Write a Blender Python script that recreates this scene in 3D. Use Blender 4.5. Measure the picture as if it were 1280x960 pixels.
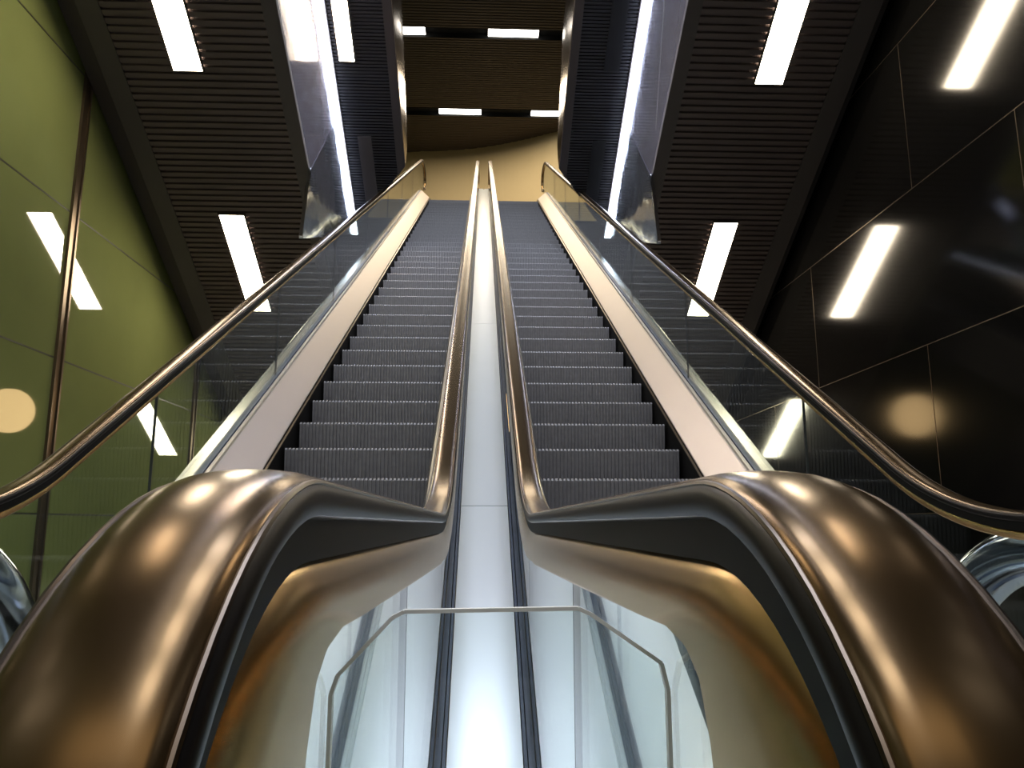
import bpy, bmesh, math, random
from mathutils import Vector
random.seed(7)
S = bpy.context.scene
C = S.collection
for o in list(bpy.data.objects): bpy.data.objects.remove(o)
PI = math.pi; R = math.radians
T30 = math.tan(R(30)); C30 = math.cos(R(30)); S30 = .5
HC = 1.0                                    # eye height above the lower landing
# ---------------------------------------------------------------- camera, world, exposure
cam = bpy.data.objects.new('camera', bpy.data.cameras.new('camera')); C.objects.link(cam)
cam.location = (-.018, 0, HC); cam.rotation_euler = (R(90+10.32), 0, R(-2.3))
cam.data.lens = 27.03; cam.data.sensor_width = 36; cam.data.clip_start = .01; cam.data.clip_end = 200
S.camera = cam
S.view_settings.view_transform = 'Standard'; S.view_settings.look = 'None'
S.view_settings.gamma = 1; S.view_settings.exposure = 0.0; S.view_settings.use_curve_mapping = False
W = bpy.data.worlds.new('world'); S.world = W; W.use_nodes = True
W.node_tree.nodes['Background'].inputs[0].default_value = (.5, .55, .7, 1)
W.node_tree.nodes['Background'].inputs[1].default_value = .03
PANEL = 30.0; LED = 24.0; TUBE = 9.0; OVER = 120.0

def area(name, loc, rot, sx, sy, power, col):
    l = bpy.data.lights.new(name, 'AREA'); l.shape = 'RECTANGLE'; l.size = sx; l.size_y = sy; l.energy = power; l.color = col
    o = bpy.data.objects.new(name, l); C.objects.link(o); o.location = loc; o.rotation_euler = rot; return o
# unseen fill lights added above the escalator foot, and over the upper landing
for _y in (-3.0, -.2, 2.6, 5.4): area('atrium_fill', (0, _y, HC+12.2), (0, 0, 0), 2.6, 1.5, 290, (.82, .88, 1))
area('upper_hall_fill', (0, 19.0, HC+11.3), (0, 0, 0), 4.0, 1.2, 290, (1, .82, .58))  # added to brighten the beige back wall
# unseen warm fill added in the lower hall behind the camera
area('lower_hall_fill', (0, -2.2, HC+5.0), (R(20), 0, 0), 5, 1.0, 40, (1, .82, .55))

# ---------------------------------------------------------------- materials
def mat(name, col, rough=.5, metal=0, spec=.5, coat=0, coat_rough=.05, noise=0, nscale=8, bump=0, bscale=20, emit=None, estr=0, rvar=0, stretch=None):
    m = bpy.data.materials.new(name); m.use_nodes = True; nt = m.node_tree; b = nt.nodes['Principled BSDF']
    def si(k, v):
        if k in b.inputs: b.inputs[k].default_value = v
    si('Base Color', (*col, 1)); si('Roughness', rough); si('Metallic', metal); si('Specular IOR Level', spec)
    si('Coat Weight', coat); si('Coat Roughness', coat_rough)
    tc = nt.nodes.new('ShaderNodeTexCoord'); mp = nt.nodes.new('ShaderNodeMapping'); nt.links.new(tc.outputs['Object'], mp.inputs[0])
    if stretch: mp.inputs['Scale'].default_value = stretch
    n = nt.nodes.new('ShaderNodeTexNoise'); n.inputs['Scale'].default_value = nscale; n.inputs['Detail'].default_value = 4
    nt.links.new(mp.outputs[0], n.inputs['Vector'])
    if noise:
        r = nt.nodes.new('ShaderNodeMapRange'); r.inputs[3].default_value = 1-noise; r.inputs[4].default_value = 1+noise
        nt.links.new(n.outputs[0], r.inputs[0])
        h = nt.nodes.new('ShaderNodeHueSaturation'); h.inputs['Color'].default_value = (*col, 1)
        nt.links.new(r.outputs[0], h.inputs['Value']); nt.links.new(h.outputs[0], b.inputs['Base Color'])
    if rvar:
        r = nt.nodes.new('ShaderNodeMapRange'); r.inputs[3].default_value = max(0, rough-rvar); r.inputs[4].default_value = rough+rvar
        nt.links.new(n.outputs[0], r.inputs[0]); nt.links.new(r.outputs[0], b.inputs['Roughness'])
    if bump:
        n2 = nt.nodes.new('ShaderNodeTexNoise'); n2.inputs['Scale'].default_value = bscale; nt.links.new(mp.outputs[0], n2.inputs['Vector'])
        bp = nt.nodes.new('ShaderNodeBump'); bp.inputs['Strength'].default_value = 1; bp.inputs['Distance'].default_value = bump
        nt.links.new(n2.outputs[0], bp.inputs['Height']); nt.links.new(bp.outputs[0], b.inputs['Normal'])
    if emit: si('Emission Color', (*emit, 1)); si('Emission Strength', estr)
    return m
def glass_mat(name, tint, refl=1.0, ior=1.5):
    m = bpy.data.materials.new(name); m.use_nodes = True; nt = m.node_tree; nt.nodes.clear()
    out = nt.nodes.new('ShaderNodeOutputMaterial'); mx = nt.nodes.new('ShaderNodeMixShader')
    tr = nt.nodes.new('ShaderNodeBsdfTransparent'); gl = nt.nodes.new('ShaderNodeBsdfGlossy'); lw = nt.nodes.new('ShaderNodeLayerWeight'); pw = nt.nodes.new('ShaderNodeMath'); fr = nt.nodes.new('ShaderNodeMapRange')
    tr.inputs[0].default_value = (*tint, 1); gl.inputs['Roughness'].default_value = .015; lw.inputs[0].default_value = .5; pw.operation = 'POWER'; pw.inputs[1].default_value = 5; nt.links.new(lw.outputs['Facing'], pw.inputs[0]); nt.links.new(pw.outputs[0], fr.inputs[0]); fr.inputs[3].default_value = ((ior-1)/(ior+1))**2
    tc = nt.nodes.new('ShaderNodeTexCoord'); n = nt.nodes.new('ShaderNodeTexNoise'); n.inputs['Scale'].default_value = 3
    nt.links.new(tc.outputs['Object'], n.inputs['Vector'])
    r = nt.nodes.new('ShaderNodeMapRange'); r.inputs[3].default_value = .005; r.inputs[4].default_value = .035
    nt.links.new(n.outputs[0], r.inputs[0]); nt.links.new(r.outputs[0], gl.inputs['Roughness'])
    nt.links.new(fr.outputs[0], mx.inputs[0]); nt.links.new(tr.outputs[0], mx.inputs[1]); nt.links.new(gl.outputs[0], mx.inputs[2])
    nt.links.new(mx.outputs[0], out.inputs[0]); return m
M = {}
M['rail'] = mat('bronze_brown_handrail', (.095, .058, .025), .23, .85, .5, noise=.06, nscale=3)
M['lip'] = mat('shade_black_handrail_lip', (.006, .005, .005), .4, 0, .18, noise=.2)  # handrail sides coloured black for the darkness they reflect
M['bronze'] = mat('bronze_metal_skin', (.50, .33, .15), .27, 1, noise=.03, nscale=3)
M['black'] = mat('black_rubber', (.006, .006, .006), .5, 0, .15, noise=.2)
M['bead'] = mat('dull_chrome_bead', (.10, .08, .065), .32, 1, noise=.05)
M['chrome'] = mat('chrome_bead', (.75, .76, .8), .08, 1, noise=.05)
M['deck'] = mat('beige_brushed_deck', (.52, .46, .41), .4, .6, noise=.03, nscale=3)
M['decklight'] = mat('light_outer_deck', (.75, .74, .72), .25, .7, noise=.05, nscale=5)
M['white'] = mat('white_satin_panel', (.72, .76, .83), .3, .25, .5, noise=.02, nscale=3)
M['stripe'] = mat('dark_blue_grey_joint', (.06, .08, .135), .45, .2, noise=.25, nscale=25)
M['seam'] = mat('dark_hairline_joint', (.08, .08, .09), .6, noise=.1)
M['step'] = mat('grey_cast_step', (.31, .305, .315), .5, .5, noise=.25, nscale=30, rvar=.08)
M['stepdark'] = mat('dark_step_side', (.02, .02, .022), .5, .3, noise=.2)
M['green'] = mat('green_glass_cladding', (.21, .245, .09), .035, 0, .8, coat=.6, coat_rough=.01, noise=.35, nscale=.5, bump=.0004, bscale=1.2)
M['blackwall'] = mat('black_gloss_cladding', (.005, .005, .005), .10, 0, .6, noise=.3, nscale=.6)
M['seamlight'] = mat('thin_metal_joint', (.16, .12, .08), .3, .8, noise=.1)
M['greenseam'] = mat('dark_green_joint', (.03, .035, .015), .4, .2, noise=.1)
M['slat'] = mat('dark_slatted_metal', (.095, .072, .068), .45, .2, .4, noise=.12, nscale=2)
M['slatcool'] = mat('charcoal_slatted_metal', (.028, .028, .032), .5, .2, .4, noise=.12, nscale=2)
M['border'] = mat('dark_grey_border_metal', (.068, .058, .056), .45, .2, .4, noise=.08, nscale=2)
M['mirror'] = mat('polished_steel_cladding', (.66, .64, .76), .12, .6, noise=.04, nscale=1, bump=.008, bscale=1.1)
M['wavy'] = mat('wavy_polished_steel', (.72, .74, .82), .09, .85, noise=.04, nscale=1, bump=.03, bscale=.9)
M['fascia'] = mat('polished_brown_steel', (.3, .24, .2), .2, 1, noise=.1, nscale=2)
M['panel'] = mat('warm_light_diffuser', (1, 1, 1), .5, emit=(1, .84, .62), estr=PANEL, noise=.01)
M['led'] = mat('cool_led_diffuser', (1, 1, 1), .5, emit=(.72, .8, 1), estr=LED, noise=.01)
M['tube'] = mat('tube_diffuser', (1, 1, 1), .5, emit=(1, .95, .85), estr=TUBE, noise=.01)
M['beige'] = mat('beige_plaster', (.55, .44, .25), .7, noise=.05, nscale=3)
M['brownceil'] = mat('brown_slatted_ceiling', (.08, .062, .048), .6, noise=.08, nscale=2)
M['void'] = mat('matt_black_recess', (.004, .004, .004), .8, noise=.1)
M['floor'] = mat('pale_grey_floor', (.42, .43, .42), .25, noise=.08, nscale=3, rvar=.06)
M['dark'] = mat('dark_plaster', (.02, .02, .02), .7, noise=.1)
M['glass'] = glass_mat('balustrade_glass', (.90, .96, .93))
M['acryl'] = glass_mat('clear_acrylic', (.95, .98, .97), ior=1.35)
M['glassedge'] = mat('bright_glass_edge', (.95, .98, .98), .3, 0, .8, noise=.05)
M['steel'] = mat('polished_tube_steel', (.5, .55, .7), .12, 1, noise=.05)

# ---------------------------------------------------------------- helpers
def obj(name, bm, m, parent=None, smooth=False):
    me = bpy.data.meshes.new(name)
    bmesh.ops.recalc_face_normals(bm, faces=bm.faces)
    if smooth:
        for f in bm.faces: f.smooth = True
    bm.to_mesh(me); bm.free()
    for mm in (m if isinstance(m, list) else [m]): me.materials.append(mm)
    if smooth and hasattr(me, 'set_sharp_from_angle'): me.set_sharp_from_angle(angle=R(38))
    o = bpy.data.objects.new(name, me); C.objects.link(o)
    if parent: o.parent = parent
    return o
def empty(name, loc, label, cat, group=None):
    o = bpy.data.objects.new(name, None); C.objects.link(o); o.location = loc; o['label'] = label; o['category'] = cat
    if group: o['group'] = group
    return o
def tag(o, label, cat, group=None, kind=None):
    o['label'] = label; o['category'] = cat
    if group: o['group'] = group
    if kind: o['kind'] = kind
    return o
def struct(o): o['kind'] = 'structure'; return o
def keep(o, root):                       # child built in world coordinates
    o.parent = root; o.matrix_parent_inverse = root.matrix_basis.inverted() if False else root.matrix_parent_inverse
    o.location = -Vector(root.location); return o
def box(bm, x0, x1, y0, y1, z0, z1):
    v = [bm.verts.new((x, y, z)) for x in (x0, x1) for y in (y0, y1) for z in (z0, z1)]
    for f in ((0,1,3,2),(4,6,7,5),(0,4,5,1),(2,3,7,6),(0,2,6,4),(1,5,7,3)): bm.faces.new([v[i] for i in f])
def prism_x(bm, poly, x0, x1):           # poly in (y,z), thickness along x
    a = [bm.verts.new((x0, y, z)) for y, z in poly]; b = [bm.verts.new((x1, y, z)) for y, z in poly]
    bm.faces.new(a); bm.faces.new(b[::-1])
    n = len(poly)
    for i in range(n): bm.faces.new((a[i], a[(i+1) % n], b[(i+1) % n], b[i]))
def loft(bm, rings, closed=True, caps=True):
    vr = [[bm.verts.new(p) for p in r] for r in rings]; n = len(rings[0])
    for i in range(len(vr)-1):
        for j in range(n if closed else n-1):
            k = (j+1) % n; bm.faces.new((vr[i][j], vr[i][k], vr[i+1][k], vr[i+1][j]))
    if caps and closed: bm.faces.new(vr[0][::-1]); bm.faces.new(vr[-1])
def normals(path):                       # unit normals (pointing up on a forward path) in the y-z plane
    out = []
    for i in range(len(path)):
        a = path[max(0, i-1)]; b = path[min(len(path)-1, i+1)]
        t = Vector((b[0]-a[0], b[1]-a[1])).normalized(); out.append(Vector((-t.y, t.x)))
    return out
def sweep(bm, path, sec, x0, sx=1, closed=True):   # sec: (u across x, v along normal)
    ns = normals(path)
    loft(bm, [[(x0+sx*u, p[0]+n.x*v, p[1]+n.y*v) for u, v in sec] for p, n in zip(path, ns)], closed)
def arc(cy, cz, r, a0, a1, n):           # angle measured from +y towards +z
    return [(cy+r*math.cos(a0+(a1-a0)*i/n), cz+r*math.sin(a0+(a1-a0)*i/n)) for i in range(n+1)]

def zi(Y, perp): return HC - perp/C30 + T30*Y          # height of an incline line at perpendicular distance perp from the eye
PH, PD, PN = 1.2, 1.88, 2.10
YTOP = 17.6
ZB = HC+.032                                           # top of handrail on lower landing
def bend(za, perp, zb_, r=1.5, n=14):
    """path pieces: horizontal at za -> incline -> horizontal at zb_ ; returns points between the two horizontals"""
    out = []
    y0 = (za-HC+perp/C30)/T30; t = r*math.tan(R(15))
    out += arc(y0-t, za+r, r, R(-90), R(-60), n)
    y1 = (zb_-HC+perp/C30)/T30; ts = [(y0+t*C30, za+t*S30), (y1-t*C30, zb_-t*S30)]
    m = 40
    out += [(ts[0][0]+(ts[1][0]-ts[0][0])*i/m, ts[0][1]+(ts[1][1]-ts[0][1])*i/m) for i in range(1, m)]
    out += arc(y1+t, zb_-r, r, R(120), R(90), n)
    return out
ZT = HC+8.95                                           # top of handrail on upper landing
RN = .278; YN = .472
def rail_path(yn=YN, ytop=18.75):
    p = [(yn+.55, ZB-2*RN), (yn+.2, ZB-2*RN)]
    p += arc(yn, ZB-RN, RN, R(270), R(90), 40)
    b = bend(ZB, PH, ZT)
    p += [(yn+(b[0][0]-yn)*i/16, ZB) for i in range(1, 16)]
    p += b
    e = ytop-RN
    if b[-1][0] < e: p += [(b[-1][0]+(e-b[-1][0])*i/4, ZT) for i in range(1, 4)]
    else: e = b[-1][0]+.05
    p += arc(e, ZT-RN, RN, R(90), R(-90), 20)
    return p
# path goes backwards over the lower newel: order = bottom return (moving to -y), up round the front, then forward

_h = [(.010, -.0002), (.020, -.0012), (.028, -.0032), (.0335, -.0062), (.0350, -.0085), (.0362, -.0085), (.0385, -.0105), (.0400, -.0150), (.0395, -.0215), (.0365, -.0270), (.031, -.0295), (.026, -.029), (.026, -.024)]
RAILSEC = [(0, 0)]+_h+[(0, -.022)]+[(-u, v) for u, v in _h[::-1]]
XI, XO = .150, 1.53

def lerp(a, b, t): return a+(b-a)*t
def skin_rings(path, x0, w, inner):
    """bronze skin below the handrail: outer edge .040 under the rail top, lower edge given by inner()"""
    ns = normals(path); rings = []
    for i, (p, n) in enumerate(zip(path, ns)):
        O = Vector((p[0]-n.x*.046, p[1]-n.y*.046)); I = inner(p, n, O)
        d = I-O; L = max(d.length, .02); d.normalize()
        r = min(.10, L*.66)
        prof = [(w*.30, 0), (w*.50, r*.08), (w*.70, r*.22), (w*.86, r*.42), (w*.96, r*.70), (w, r), (w, L-.004), (w-.004, L)]
        q = [(x0+u, O.x+d.x*s, O.y+d.y*s) for u, s in prof] + [(x0-u, O.x+d.x*s, O.y+d.y*s) for u, s in prof[::-1]]
        rings.append(q)
    return rings
HOLE = [(0, .57, -.073), (30, .515, -.078), (50, .485, -.092), (70, .465, -.128), (90, .458, -.19), (120, .458, -.28), (150, .467, -.38), (180, .49, -.44)]
def hole(th):
    for a, b in zip(HOLE, HOLE[1:]):
        if th <= b[0]:
            t = (th-a[0])/(b[0]-a[0]); return Vector((lerp(a[1], b[1], t), HC+lerp(a[2], b[2], t)))
    return Vector((HOLE[-1][1], HC+HOLE[-1][2]))
def inner_skin(p, n, O):
    y, z = p
    if y < YN+.001 and z <= ZB+1e-6:
        th = math.degrees(math.atan2(-(y-YN), (z-(ZB-RN))))
        if th < 0: th = 0 if z > ZB-RN else 180
        return hole(min(th, 180))
    if z < ZB-RN: return Vector((max(y, .49), HC-.44))
    if y < 2.0:
        f = max(0, 1-(y-YN)/.6); return Vector((y+.115*f, HC-.073-.028*(y-.4)/1.6))
    if y < 17.2:
        L = lerp(.079, .13, min(1, (y-2.0)/.9)); return O - n*L
    return O - n*.09
def inner_thin(p, n, O): return O - n*.035

def deck_line(Y):                       # height of the glass base line
    return max(HC-.88, min(zi(Y, PD), HC+7.9))

def build_escalator(s, label):
    root = empty('escalator', (s*.82, 2.2, 0), label, 'escalator')
    add = lambda name, bm, m, smooth=False: keep(obj(name, bm, m, smooth=smooth), root)
    path = rail_path()
    for x0, inner, w in ((s*XI, inner_skin, .036), (s*XO, inner_thin, .020)):
        bm = bmesh.new(); sweep(bm, path, RAILSEC, x0)
        for f in bm.faces:
            if len(f.verts) == 4:
                us = [abs(v.co.x-x0) for v in f.verts]
                if max(us) > .0375 or min(us) > .0345 or (max(us) < .0365 and False): f.material_index = 1
        h = add('handrail', bm, [M['rail'], M['lip']], True)
        h['label'] = ('inner' if inner is inner_skin else 'outer')+' brown glossy handrail'
        bm = bmesh.new(); sweep(bm, path, [(.030, -.0245), (.030, -.054), (-.030, -.054), (-.030, -.0245)], x0); add('handrail_guide', bm, M['black'])
        bm = bmesh.new()
        for q in (1, -1):
            bm.free(); bm = bmesh.new(); sweep(bm, path, [(q*.0338, -.0066), (q*.0348, -.0058), (q*.0362, -.0062), (q*.0370, -.0078), (q*.0362, -.0095), (q*.0345, -.0090)], x0)
            add('chrome_bead', bm, M['bead'], True); bm = bmesh.new()
        bm.free()
        bm = bmesh.new(); loft(bm, skin_rings(path, x0, w, inner)); add('balustrade_frame', bm, M['bronze'], True)
    # handrail edge piping at the outer side
    # --- glass
    def rail_low(Y, off):                # lower edge of frame at Y on straight part
        z = min(ZB, 1e9)
        zi_ = zi(Y, PH)
        return min(max(ZB, zi_), ZT)-off
    for x0, joints, off in ((s*XI, [.46, 1.38, 2.6, 4.3, 6.2, 8.1, 10, 11.9, 13.8, 15.7, 17.4], .09), (s*XO, [.46, 1.9, 3.6, 5.6, 7.6, 9.6, 11.6, 13.6, 15.6, 17.4], .06)):
        for a, b in zip(joints, joints[1:]):
            a2, b2 = a+.003, b-.003
            ks = [a2]+[k for k in (1.95, 2.2, 2.45, 2.7, 2.95) if a2 < k < b2]+[b2]
            def up(Y):
                if 1.9 < Y < 3.0:
                    zz = min(path_z(path, Y))
                else: zz = rail_low(Y, 0)
                return zz-(off if Y < 2 else off/C30)
            top = [(k, up(k)) for k in ks]; bot = [(k, deck_line(k)-.01) for k in ks]
            bm = bmesh.new(); prism_x(bm, top+bot[::-1], x0-.006, x0+.006); add('glass_panel', bm, M['glass'])
        # top newel pane and foot newel pane
        bm = bmesh.new(); prism_x(bm, [(17.403, ZT-.42), (17.9, ZT-.08), (18.45, ZT-.08), (18.62, ZT-.2), (18.62, ZT-.42), (18.3, ZT-.8), (17.403, ZT-.95)], x0-.006, x0+.006); add('glass_panel', bm, M['glass'])
        for a in joints[1:-1]:
            bm = bmesh.new(); prism_x(bm, [(a-.002, deck_line(a)), (a+.002, deck_line(a)), (a+.002, up(a)), (a-.002, up(a))], x0-.0062, x0+.0062)
            add('glass_joint', bm, M['seam'])
    # --- decks (sweeps along the glass base line)
    dp = [(.3, HC-.88), (1.6, HC-.88)] + bend(HC-.86, PD, HC+8.0)[14:]
    dp = [(.3, HC-.88), (1.9, HC-.88)] + bend(HC-.88, PD, HC+7.95, r=.8, n=8) + [(19.0, HC+7.95)]
    dp = [q for q in dp if q[0] <= 19.0]
    dp = [dp[0]]+[b for a, b in zip(dp, dp[1:]) if b[0] > a[0]+1e-4]
    def strip(name, prof, m, smooth=False):
        bm = bmesh.new(); sweep(bm, dp, prof, 0, s); return add(name, bm, m, smooth)
    strip('outer_deck', [(1.552, .0), (1.63, .0), (1.65, -.02), (1.65, -.10), (1.552, -.10)], M['decklight'])
    strip('glass_channel', [(1.510, .012), (1.550, .012), (1.550, -.10), (1.510, -.10)], M['stripe'])
    strip('glass_channel', [(.134, .006), (.172, .006), (.172, -.10), (.134, -.10)], M['stripe'])
    strip('inner_deck', [(1.508, .004), (1.502, .008), (1.484, .006), (1.479, -.006), (1.472, -.010), (1.312, -.152), (1.31, -.158), (1.31, -.17), (1.508, -.17)], M['deck'])
    strip('inner_deck', [(.185, .0), (.19, .004), (.31, -.09), (.31, -.17), (.185, -.17)], M['deck'])
    strip('skirt_panel', [(1.3095, -.158), (1.322, -.158), (1.322, -.60), (1.3095, -.60)], M['black'])
    strip('skirt_brush', [(1.3095, -.172), (1.298, -.176), (1.298, -.182), (1.3095, -.186)], M['seamlight'])
    strip('skirt_panel', [(.311, -.09), (.320, -.09), (.320, -.60), (.311, -.60)], M['black'])
    # casing under the steps
    bm = bmesh.new()
    pts = [(3.0, 0.002), (3.7, zi(3.7, PN)-.5), (18.2, zi(17.4, PN)-.45), (18.2, zi(17.4, PN)-1.3), (4.6, 0.002)]
    prism_x(bm, pts, s*.19, s*1.63); add('truss_casing', bm, M['dark'])
    # --- steps
    PITCH = .376; RISE = PITCH*T30
    def step_mesh():
        bm = bmesh.new(); x0, x1 = .326, 1.294; n = 40; w = (x1-x0)/n
        prof = [(.375, 0), (.02, 0), (.004, -.004), (0, -.014)]
        for i in range(1, 7):
            a = i/6; prof.append((.002+.030*a*a, -.014-(RISE+.03)*a))
        def row(off):
            out = []
            for j, (y, z) in enumerate(prof):
                ny, nz = (0, 1) if j < 2 else ((-.7, .7) if j == 2 else (-1, 0))
                out.append((y+ny*off, z+nz*off))
            return out
        hi, lo = row(0), row(-.011)
        cols = []
        for i in range(n):
            for fx, r_ in ((0, lo), (.34, lo), (.40, hi), (.94, hi)):
                cols.append([(s*(x0+w*(i+fx)), y, z) for y, z in r_])
        cols.append([(s*x1, y, z) for y, z in lo])
        vr = [[bm.verts.new(p) for p in c] for c in cols]
        for a, b in zip(vr, vr[1:]):
            for j in range(len(prof)-1): bm.faces.new((a[j], b[j], b[j+1], a[j+1]))
        return bm
    ys = 4.67-.376*3
    o0 = obj('step', step_mesh(), M['step']); me = o0.data; first = True
    k = 0
    while True:
        y = ys+k*PITCH
        if y > 17.15: break
        o = o0 if first else o0.copy()
        if not first: C.objects.link(o)
        first = False
        o.parent = root; z = zi(y, PN)
        # steps level out as they reach the upper landing
        z = min(z, HC+7.62)
        o.location = Vector((0, y, z))-Vector(root.location); k += 1
    # upper comb plate
    bm = bmesh.new(); box(bm, min(s*.33, s*1.30), max(s*.33, s*1.30), 17.3, 19.0, HC+7.52, HC+7.60); add('comb_plate', bm, M['step'])
    # wide pale panel at the foot, between the glass and the steps
    bm = bmesh.new(); a, b = 1.95, 3.42
    x0, x1 = s*.186, s*.72
    prism_x(bm, [(a, zi(a, PD)+.006), (b, zi(b, PD)+.006), (b, zi(b, PD)-.02), (a, zi(a, PD)-.02)], min(x0, x1), max(x0, x1)); add('foot_cover', bm, M['white'])
    bm = bmesh.new(); x0, x1 = s*.435, s*.478
    prism_x(bm, [(a, zi(a, PD)+.009), (b, zi(b, PD)+.009), (b, zi(b, PD)), (a, zi(a, PD))], min(x0, x1), max(x0, x1)); add('cover_joint', bm, M['stripe'])
    return root
def path_z(path, Y):
    c = []
    for (a, b), (c2, d) in zip(path, path[1:]):
        if a <= Y <= c2 and b > ZB-.01: c.append(b+(d-b)*(Y-a)/max(1e-6, c2-a))
    return c or [ZB]

# ---------------------------------------------------------------- structure
ZR = HC+14.5
def slab(name, m, *b):
    bm = bmesh.new(); box(bm, *b); return struct(obj(name, bm, m))
XL, XR = -4.45, 4.27
slab('floor', M['floor'], XL, XR, -4, 24, -.2, 0)
slab('ceiling', M['dark'], XL, XR, -4, 24, ZR, ZR+.2)
slab('wall_back', M['dark'], XL, XR, -4.2, -4, -.2, ZR)
slab('wall_far', M['dark'], XL, XR, 24, 24.2, -.2, ZR)
slab('wall_left', M['green'], XL-.2, XL, -4, 24, -.2, ZR)
slab('wall_right', M['blackwall'], XR, XR+.2, -4, 24, -.2, ZR)
# cladding joints of the side walls
bm = bmesh.new()
HS = [.10, 1.70, 3.30, 4.90, 6.50, 8.10, 9.7]
for dz in HS: box(bm, XL-.01, XL+.002, -4, 24, HC+dz-.009, HC+dz+.009)
struct(obj('trim_1', bm, M['greenseam']))
bm = bmesh.new()
for dz in HS: box(bm, XR-.002, XR+.01, -4, 24, HC+dz-.004, HC+dz+.004)
for i, dz in enumerate([-1.5]+HS[:-1]):
    for q in range(-1, 6):
        y = q*3.9+1.2+(1.95 if i % 2 else .45)
        box(bm, XR-.002, XR+.01, y-.004, y+.004, HC+dz, HC+dz+1.6)
struct(obj('trim_2', bm, M['seamlight']))
# slim posts on the green wall
for i, y in enumerate((0.3, 4.15, 8.05, 11.9, 15.8)):
    bm = bmesh.new(); x = XL+.03
    box(bm, XL, x, y-.075, y-.045, 0, ZR-.1); box(bm, XL, x, y+.045, y+.075, 0, ZR-.1); box(bm, XL, x-.015, y-.045, y+.045, 0, ZR-.1)
    o = obj('wall_mullion', bm, M['seamlight']); o.location = (0, 0, 0)
    tag(o, ['slim dark vertical mullion on the green wall beside the camera', 'slim vertical mullion on the green wall, nearer than the fully visible one', 'slim dark vertical mullion on the green wall, the tall one fully in view', 'slim vertical mullion on the green wall seen through the left glass balustrade', 'slim vertical mullion at the far end of the green wall'][i], 'mullion')

# upper landing slab, back wall, ceiling
bm = bmesh.new(); box(bm, XL, XR, 18.2, 24, HC+7.1, HC+7.5); struct(obj('floor_upper', bm, M['dark']))
bm = bmesh.new()
n = 24; f, b = [], []
for i in range(n+1):
    x = lerp(-4.4, 4.2, i/n); t = (x+2.2)/4.4; y = 22.55-1.45*t-.35*math.sin(PI*max(0, min(1, t)))*-1
    f.append((x, y))
for z0, z1 in ((HC+7.5, HC+11.6),):
    v = [[bm.verts.new((x, y+d, z)) for x, y in f] for d in (0, .15) for z in (z0, z1)]
    for i in range(n):
        bm.faces.new((v[0][i], v[0][i+1], v[1][i+1], v[1][i])); bm.faces.new((v[2][i], v[3][i], v[3][i+1], v[2][i+1]))
        bm.faces.new((v[1][i], v[1][i+1], v[3][i+1], v[3][i])); bm.faces.new((v[0][i], v[2][i], v[2][i+1], v[0][i+1]))
    bm.faces.new((v[0][0], v[1][0], v[3][0], v[2][0])); bm.faces.new((v[0][n], v[2][n], v[3][n], v[1][n]))
struct(obj('wall_upper', bm, M['beige']))

ZC = HC+11.5
def ribbed(bm, pts_fn, length, pitch, depth, x0, x1):
    """ribs run along x; pts_fn(s, d) -> (y,z) for distance s along the panel, d inward"""
    rows = []; s_ = 0
    while s_ < length:
        for a, d in ((0, 0), (.62, 0), (.70, depth), (.92, depth)): rows.append(pts_fn(s_+a*pitch, d))
        s_ += pitch
    v = [(bm.verts.new((x0, y, z)), bm.verts.new((x1, y, z))) for y, z in rows]
    for a, b in zip(v, v[1:]): bm.faces.new((a[0], a[1], b[1], b[0]))
TR = (16.55, 20.15)
bm = bmesh.new()
for a, b in ((12.5, TR[0]-.19), (TR[0]+.19, TR[1]-.19), (TR[1]+.19, 23.6)):
    ribbed(bm, lambda q, d, a=a: (a+q, ZC+d), b-a-.04, .10, .02, -4.4, 4.2)
struct(obj('ceiling_upper', bm, M['brownceil']))
bm = bmesh.new()
for y in TR:
    box(bm, -4.4, 4.2, y-.19, y+.19, ZC+.12, ZC+.14); box(bm, -4.4, 4.2, y-.2, y-.185, ZC, ZC+.14); box(bm, -4.4, 4.2, y+.185, y+.2, ZC, ZC+.14)
struct(obj('trim_3', bm, M['void']))
def ceiling_light(x0, x1, y, label):
    t = empty('ceiling_light', ((x0+x1)/2, y, ZC+.02), label, 'light', 'linear lights in the upper ceiling tracks')
    w = (x1-x0)/2
    bm = bmesh.new(); box(bm, -w, w, -.13, .13, 0, .02); obj('diffuser', bm, M['tube'], t)
    bm = bmesh.new(); box(bm, -w-.01, w+.01, -.14, .14, .021, .07); obj('housing', bm, M['border'], t)
ceiling_light(-2.6, -1.42, TR[0], 'short white light in the nearer ceiling track, left end')
ceiling_light(.08, 1.28, TR[0], 'white linear light right of centre in the nearer ceiling track')
ceiling_light(-1.28, -.09, TR[1], 'white linear light left of centre in the farther ceiling track')
ceiling_light(1.34, 2.52, TR[1], 'white linear light in the farther ceiling track, right end')

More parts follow.
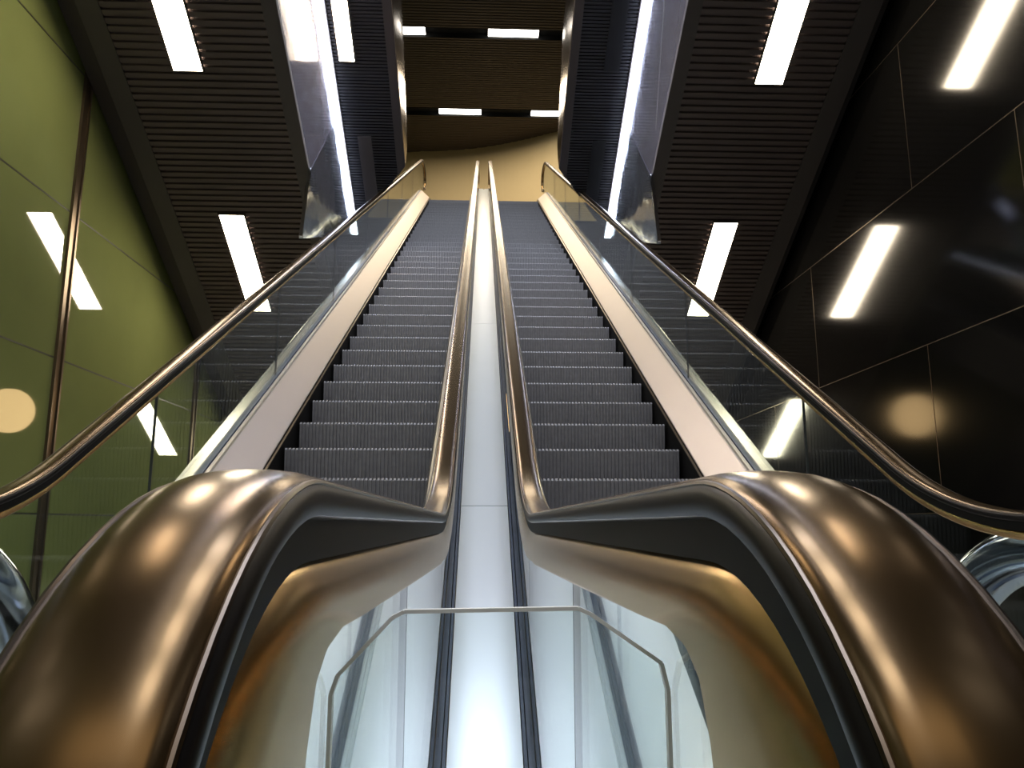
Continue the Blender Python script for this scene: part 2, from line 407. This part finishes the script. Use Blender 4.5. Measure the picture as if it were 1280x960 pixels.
# ---------------------------------------------------------------- overhead flights crossing towards the camera
A1, A2, A3 = 9.4, 11.7, 12.7
def zd(Y, A): return HC+A-T30*Y
def overhead(s, label):
    cx = -.03
    xw = XL if s < 0 else XR
    root = empty('overhead_escalator', (s*3.1, 16.0, HC), label, 'escalator')
    add = lambda name, bm, m, smooth=False: keep(obj(name, bm, m, smooth=smooth), root)
    X1, X2 = cx+s*3.93, cx+s*2.28         # slatted field
    Ya, Yb = -1.5, 17.2; L = (Yb-Ya)/C30
    fn = lambda q, d: (Ya+q*C30+d*S30, zd(Ya, A1)-q*S30+d*C30)
    bm = bmesh.new(); ribbed(bm, fn, L, .085, .028, X1, X2); add('slatted_soffit', bm, M['slat'])
    for a, b, nm in ((cx+s*2.12, X2, 'soffit_border'), (X1, cx+s*4.16, 'soffit_border')):
        bm = bmesh.new(); prism_x(bm, [(Ya, zd(Ya, A1)-.012), (Yb, zd(Yb, A1)-.012), (Yb, zd(Yb, A1)+.12), (Ya, zd(Ya, A1)+.12)], min(a, b), max(a, b)); add(nm, bm, M['border'])
    # sloping closing strip up to the wall
    a, b = cx+s*4.16, xw-s*.034
    bm = bmesh.new()
    loft(bm, [[(a, Y, zd(Y, A1)-.012), (b, Y, zd(Y, A1)+.10), (b, Y, zd(Y, A1)+.2), (a, Y, zd(Y, A1)+.1)] for Y in (Ya, Yb)]); add('wall_closer', bm, M['border'])
    bm = bmesh.new(); prism_x(bm, [(Ya, zd(Ya, A1)+.12), (Yb, zd(Yb, A1)+.12), (Yb, zd(Yb, A1)+1.0), (Ya, zd(Ya, A1)+1.0)], min(cx+s*2.2, xw-s*.034), max(cx+s*2.2, xw-s*.034)); add('truss_casing', bm, M['dark'])
    # polished side
    xm = cx+s*2.10
    poly = [(Ya, zd(Ya, A1)-.012), (8.87, zd(8.87, A1)-.012), (8.62, HC+3.30), (12.3, HC+4.90), (12.3, zd(12.3, A2)+.0), (Ya, zd(Ya, A2))]
    poly = [(Ya, zd(Ya, A1)-.012), (8.87, zd(8.87, A1)-.012), (8.62, HC+3.30), (12.1, zd(12.1, A2)), (Ya, zd(Ya, A2))]
    bm = bmesh.new(); prism_x(bm, [poly[0], poly[1], (10.3, zd(10.3, A2)), poly[4]], min(xm, xm+s*.02), max(xm, xm+s*.02)); add('polished_side_panel', bm, M['mirror'])
    bm = bmesh.new(); prism_x(bm, [(8.875, zd(8.87, A1)-.02), poly[2], poly[3], (10.305, zd(10.305, A2))], min(xm-s*.006, xm+s*.02), max(xm-s*.006, xm+s*.02)); add('polished_end_piece', bm, M['wavy'])
    bm = bmesh.new()
    e = poly[1:4]
    for (a, b) in zip(e, e[1:]):
        d = Vector((b[0]-a[0], b[1]-a[1])).normalized(); nn = Vector((-d.y, d.x))*.02
        prism_x(bm, [(a[0]-nn.x, a[1]-nn.y), (b[0]-nn.x, b[1]-nn.y), (b[0]+nn.x, b[1]+nn.y), (a[0]+nn.x, a[1]+nn.y)], min(xm-s*.012, xm+s*.03), max(xm-s*.012, xm+s*.03))
    add('side_panel_edge', bm, M['chrome'])
    if s > 0:
        bm = bmesh.new()
        a, b = (7.3, zd(7.3, A2)-.3), (8.55, zd(8.55, A1)+.25)
        prism_x(bm, [(a[0]-.008, a[1]), (a[0]+.008, a[1]), (b[0]+.008, b[1]), (b[0]-.008, b[1])], xm-.003, xm+.001)
        add('panel_joint', bm, M['decklight'])
    return root
def gallery(s, label):
    """upper slatted soffit beside the central opening"""
    cx = -.03
    root = empty('slatted_canopy', (s*1.65, 11.0, HC+5.5), label, 'canopy')
    def add(name, bm, m, smooth=False):        # the canopy is cut off on a skew at its foot
        pa, pb = Vector((cx+s*1.18, 10.98, 0)), Vector((cx+s*2.06, 12.05, 0)); n_ = (pb-pa).cross(Vector((0, 0, 1))).normalized()
        if n_.y < 0: n_ = -n_
        g_ = bmesh.ops.bisect_plane(bm, geom=bm.verts[:]+bm.edges[:]+bm.faces[:], plane_co=pa, plane_no=n_, clear_outer=True)
        return keep(obj(name, bm, m, smooth=smooth), root)
    Ya, Yb = -1.5, 12.3
    x1, x2 = cx+s*2.04, cx+s*1.30
    fn = lambda q, d: (Ya+q*C30+d*S30, zd(Ya, A2)-q*S30+d*C30)
    bm = bmesh.new(); ribbed(bm, fn, (Yb-Ya)/C30, .048, .018, x1, x2); add('slatted_soffit', bm, M['slatcool'])
    bm = bmesh.new(); prism_x(bm, [(Ya, zd(Ya, A2)-.01), (Yb, zd(Yb, A2)-.01), (Yb, zd(Yb, A2)+.1), (Ya, zd(Ya, A2)+.1)], min(x2, cx+s*1.18), max(x2, cx+s*1.18)); add('soffit_border', bm, M['border'])
    bm = bmesh.new(); prism_x(bm, [(Ya, zd(Ya, A2)+.1), (Yb, zd(Yb, A2)+.1), (Yb-.3, zd(Yb-.3, A3)), (Ya, zd(Ya, A3))], min(x1, cx+s*1.2), max(x1, cx+s*1.2)); add('casing', bm, M['dark'])
    xm = cx+s*1.17
    # polished fascia towards the opening, bulging a little towards the middle
    bm = bmesh.new(); rings = []
    for i in range(41):
        Y = lerp(Ya, 11.2, i/40); z0, z1 = zd(Y, A2), zd(Y, A3); bl = .05*math.sin(i/40*PI*3)**2
        if i > 36: z1 = lerp(z1, z0+.25, (i-36)/4)
        rings.append([(xm, Y, z0), (xm-s*(.015+bl*.5), Y, lerp(z0, z1, .35)), (xm-s*(.02+bl*.6), Y, lerp(z0, z1, .8)), (xm-s*.02, Y, z1), (xm+s*.02, Y, z1), (xm+s*.02, Y, z0)])
    loft(bm, rings); add('polished_fascia', bm, M['fascia'], True)
    # small closed hatches
    def hatch(xa, xb, ya, yb):
        bm = bmesh.new(); prism_x(bm, [(ya, zd(ya, A2)-.012), (yb, zd(yb, A2)-.012), (yb, zd(yb, A2)+.02), (ya, zd(ya, A2)+.02)], min(xa, xb), max(xa, xb)); add('access_hatch', bm, M['void'] if s > 0 else M['border'])
    hatch(cx+s*1.84, cx+s*1.64, 10.55, 12.0)
    if s > 0: hatch(cx+1.88, cx+1.66, 6.7, 9.6)
    return root
oL = overhead(-1, 'underside of the overhead escalator beside the green wall, dark slats and polished side')
oR = overhead(1, 'underside of the overhead escalator beside the black wall, dark slats and polished side')
gallery(-1, 'narrow dark slatted canopy left of the central opening, with a lit panel')
gallery(1, 'narrow dark slatted canopy right of the central opening, with an unlit hatch')
def soffit_light(x0, x1, Y0, Y1, A, label, group):
    ym = (Y0+Y1)/2
    t = empty('soffit_light', ((x0+x1)/2, ym, zd(ym, A)), label, 'light', group); t.rotation_euler = (R(-30), 0, 0)
    w = (x1-x0)/2; l = (Y1-Y0)/2/C30
    bm = bmesh.new(); box(bm, -w, w, -l, l, -.030, -.016); obj('diffuser', bm, M['panel'], t)
    bm = bmesh.new(); f = .018
    for b in ((-w-f, -w-.001, -l-f, l+f), (w+.001, w+f, -l-f, l+f), (-w, w, -l-f, -l-.001), (-w, w, l+.001, l+f)): box(bm, b[0], b[1], b[2], b[3], -.034, -.002)
    obj('frame', bm, M['border'], t)
desc = ['%s soffit light overhead, above the top of the picture', '%s soffit light cut by the top edge, the nearer one in view', '%s soffit light just above the outer handrail', '%s soffit light low behind the escalator, seen mirrored in the wall']
for s, side in ((-1, 'left'), (1, 'right')):
    for i in range(4):
        Y0 = 3.16*(i+1); xa, xb = -.03+s*3.37, -.03+s*3.06
        soffit_light(min(xa, xb), max(xa, xb), Y0, Y0+1.48, A1, desc[i] % ('warm white '+side), 'long warm lights in the slatted soffits')
soffit_light(-1.97, -1.77, 6.6, 9.55, A2, 'warm white light in the narrow slatted canopy left of the opening', 'canopy lights')
for s, side in ((-1, 'left'), (1, 'right')):
    x = -.03+s*2.062
    t = empty('led_strip', (x, 5.3, zd(5.3, A2)), 'bluish white strip light along the %s polished side panel' % side, 'strip light', 'cool strip lights'); t.rotation_euler = (R(-30), 0, 0)
    L = 7.85
    bm = bmesh.new(); box(bm, -.021, .021, -L, L, -.045, -.02); obj('diffuser', bm, M['led'], t)
    bm = bmesh.new(); box(bm, -.04, .04, -L, L, -.019, .03); obj('channel', bm, M['border'], t)

# ---------------------------------------------------------------- the two escalators
build_escalator(-1, 'left escalator rising away, grey ribbed steps beside the green wall')
build_escalator(1, 'right escalator rising away, grey ribbed steps beside the black wall')
# round warm lamp added under the two flights to give the amber wall glows
t = empty('added_glow_lamp', (0, 14.7, HC+2.1), 'round warm lamp added under the escalators, seen only as soft amber glow in the walls', 'lamp')
bm = bmesh.new(); bmesh.ops.create_uvsphere(bm, u_segments=32, v_segments=16, radius=.42); obj('globe', bm, mat('amber_globe', (1, .8, .5), .5, emit=(1, .66, .3), estr=4), t, True)
bm = bmesh.new(); box(bm, -.01, .01, -.01, .01, .42, 2.0); obj('cord', bm, M['black'], t)
bm = bmesh.new(); bmesh.ops.create_cone(bm, cap_ends=True, segments=24, radius1=.12, radius2=.06, depth=.1); bmesh.ops.translate(bm, verts=bm.verts, vec=(0, 0, .45)); obj('cap', bm, M['border'], t)
# pale infill between them
root = empty('centre_infill', (0, 2.0, 0), 'long pale satin metal infill running up between the two escalators', 'infill panel')
def inc(name, x0, x1, a, b, v0, v1, m):
    bm = bmesh.new(); f = lambda Y, v: (Y-v*S30, zi(Y, PD)+v*C30)
    prism_x(bm, [f(a, v0), f(b, v0), f(b, v1), f(a, v1)], x0, x1); return keep(obj(name, bm, m), root)
js = [1.75, 3.9, 6.9, 9.9, 12.9, 15.9, 17.9]
for a, b in zip(js, js[1:]): inc('infill_plate', -.116, .116, a, b-.006, -.02, .012, M['white'])
for s in (-1, 1):
    inc('side_channel', min(s*.120, s*.130), max(s*.120, s*.130), 1.75, 17.9, -.02, .010, M['stripe'])
inc('screw', -.012, .012, 17.76, 17.8, .012, .022, M['bronze'])
# clear plate between the newels
bm = bmesh.new(); h = [(-.141, -.99), (-.141, -.139), (-.136, -.124), (-.092, -.078), (-.082, -.073), (.066, -.071), (.077, -.076), (.136, -.116), (.141, -.138), (.141, -.99)]
def prism_y(bm, poly, y0, y1):
    a = [bm.verts.new((x, y0, z)) for x, z in poly]; b = [bm.verts.new((x, y1, z)) for x, z in poly]
    bm.faces.new(a); bm.faces.new(b[::-1]); n = len(poly)
    for i in range(n): bm.faces.new((a[i], a[(i+1) % n], b[(i+1) % n], b[i]))
g = empty('guard_plate', (0, .68, 0), 'clear acrylic guard plate with rounded corners between the two near handrails', 'guard plate')
P = [(x, HC+z) for x, z in h]
bm = bmesh.new(); prism_y(bm, P, -.004, .004); obj('clear_sheet', bm, M['acryl'], g)
bm = bmesh.new()
for a, b in zip(P, P[1:]):
    d = Vector((b[0]-a[0], b[1]-a[1])).normalized(); nn = Vector((-d.y, d.x))*.0016
    prism_y(bm, [(a[0]-nn.x, a[1]-nn.y), (b[0]-nn.x, b[1]-nn.y), (b[0]+nn.x, b[1]+nn.y), (a[0]+nn.x, a[1]+nn.y)], -.0042, .0042)
obj('polished_edge', bm, M['glassedge'], g)
# polished steel guard tubes at either side
def tube(name, pts, r, m, label):
    bm = bmesh.new(); rings = []
    for i, p in enumerate(pts):
        a = Vector(pts[max(0, i-1)]); b = Vector(pts[min(len(pts)-1, i+1)]); t = (b-a).normalized()
        u = Vector((1, 0, 0)); w = t.cross(u).normalized()
        rings.append([tuple(Vector(p)+r*(u*math.cos(q/24*2*PI)+w*math.sin(q/24*2*PI))) for q in range(24)])
    loft(bm, rings); return tag(obj(name, bm, m, smooth=True), label, 'guard tube')
def guard(s, y0, label):
    pts = [(s*1.84, 1.2, .02)]
    pts += [(s*1.84, 1.2, z) for z in (.3, .6)]
    pts += [(s*1.84, y, z) for y, z in arc(1.2+.75, .17+(.02 if s < 0 else 0), .75, R(165), R(0), 30)]
    pts += [(s*1.84, 2.7, .02)]
    pts = [(x, y+y0, z) for x, y, z in pts[0:1]+pts[3:]]
    tube('guard_tube', pts, .095, M['steel'], label)
guard(1, .50, 'polished blue-tinted steel guard tube curving down by the right outer handrail')
guard(-1, .62, 'polished blue-tinted steel guard tube curving down by the left outer handrail')
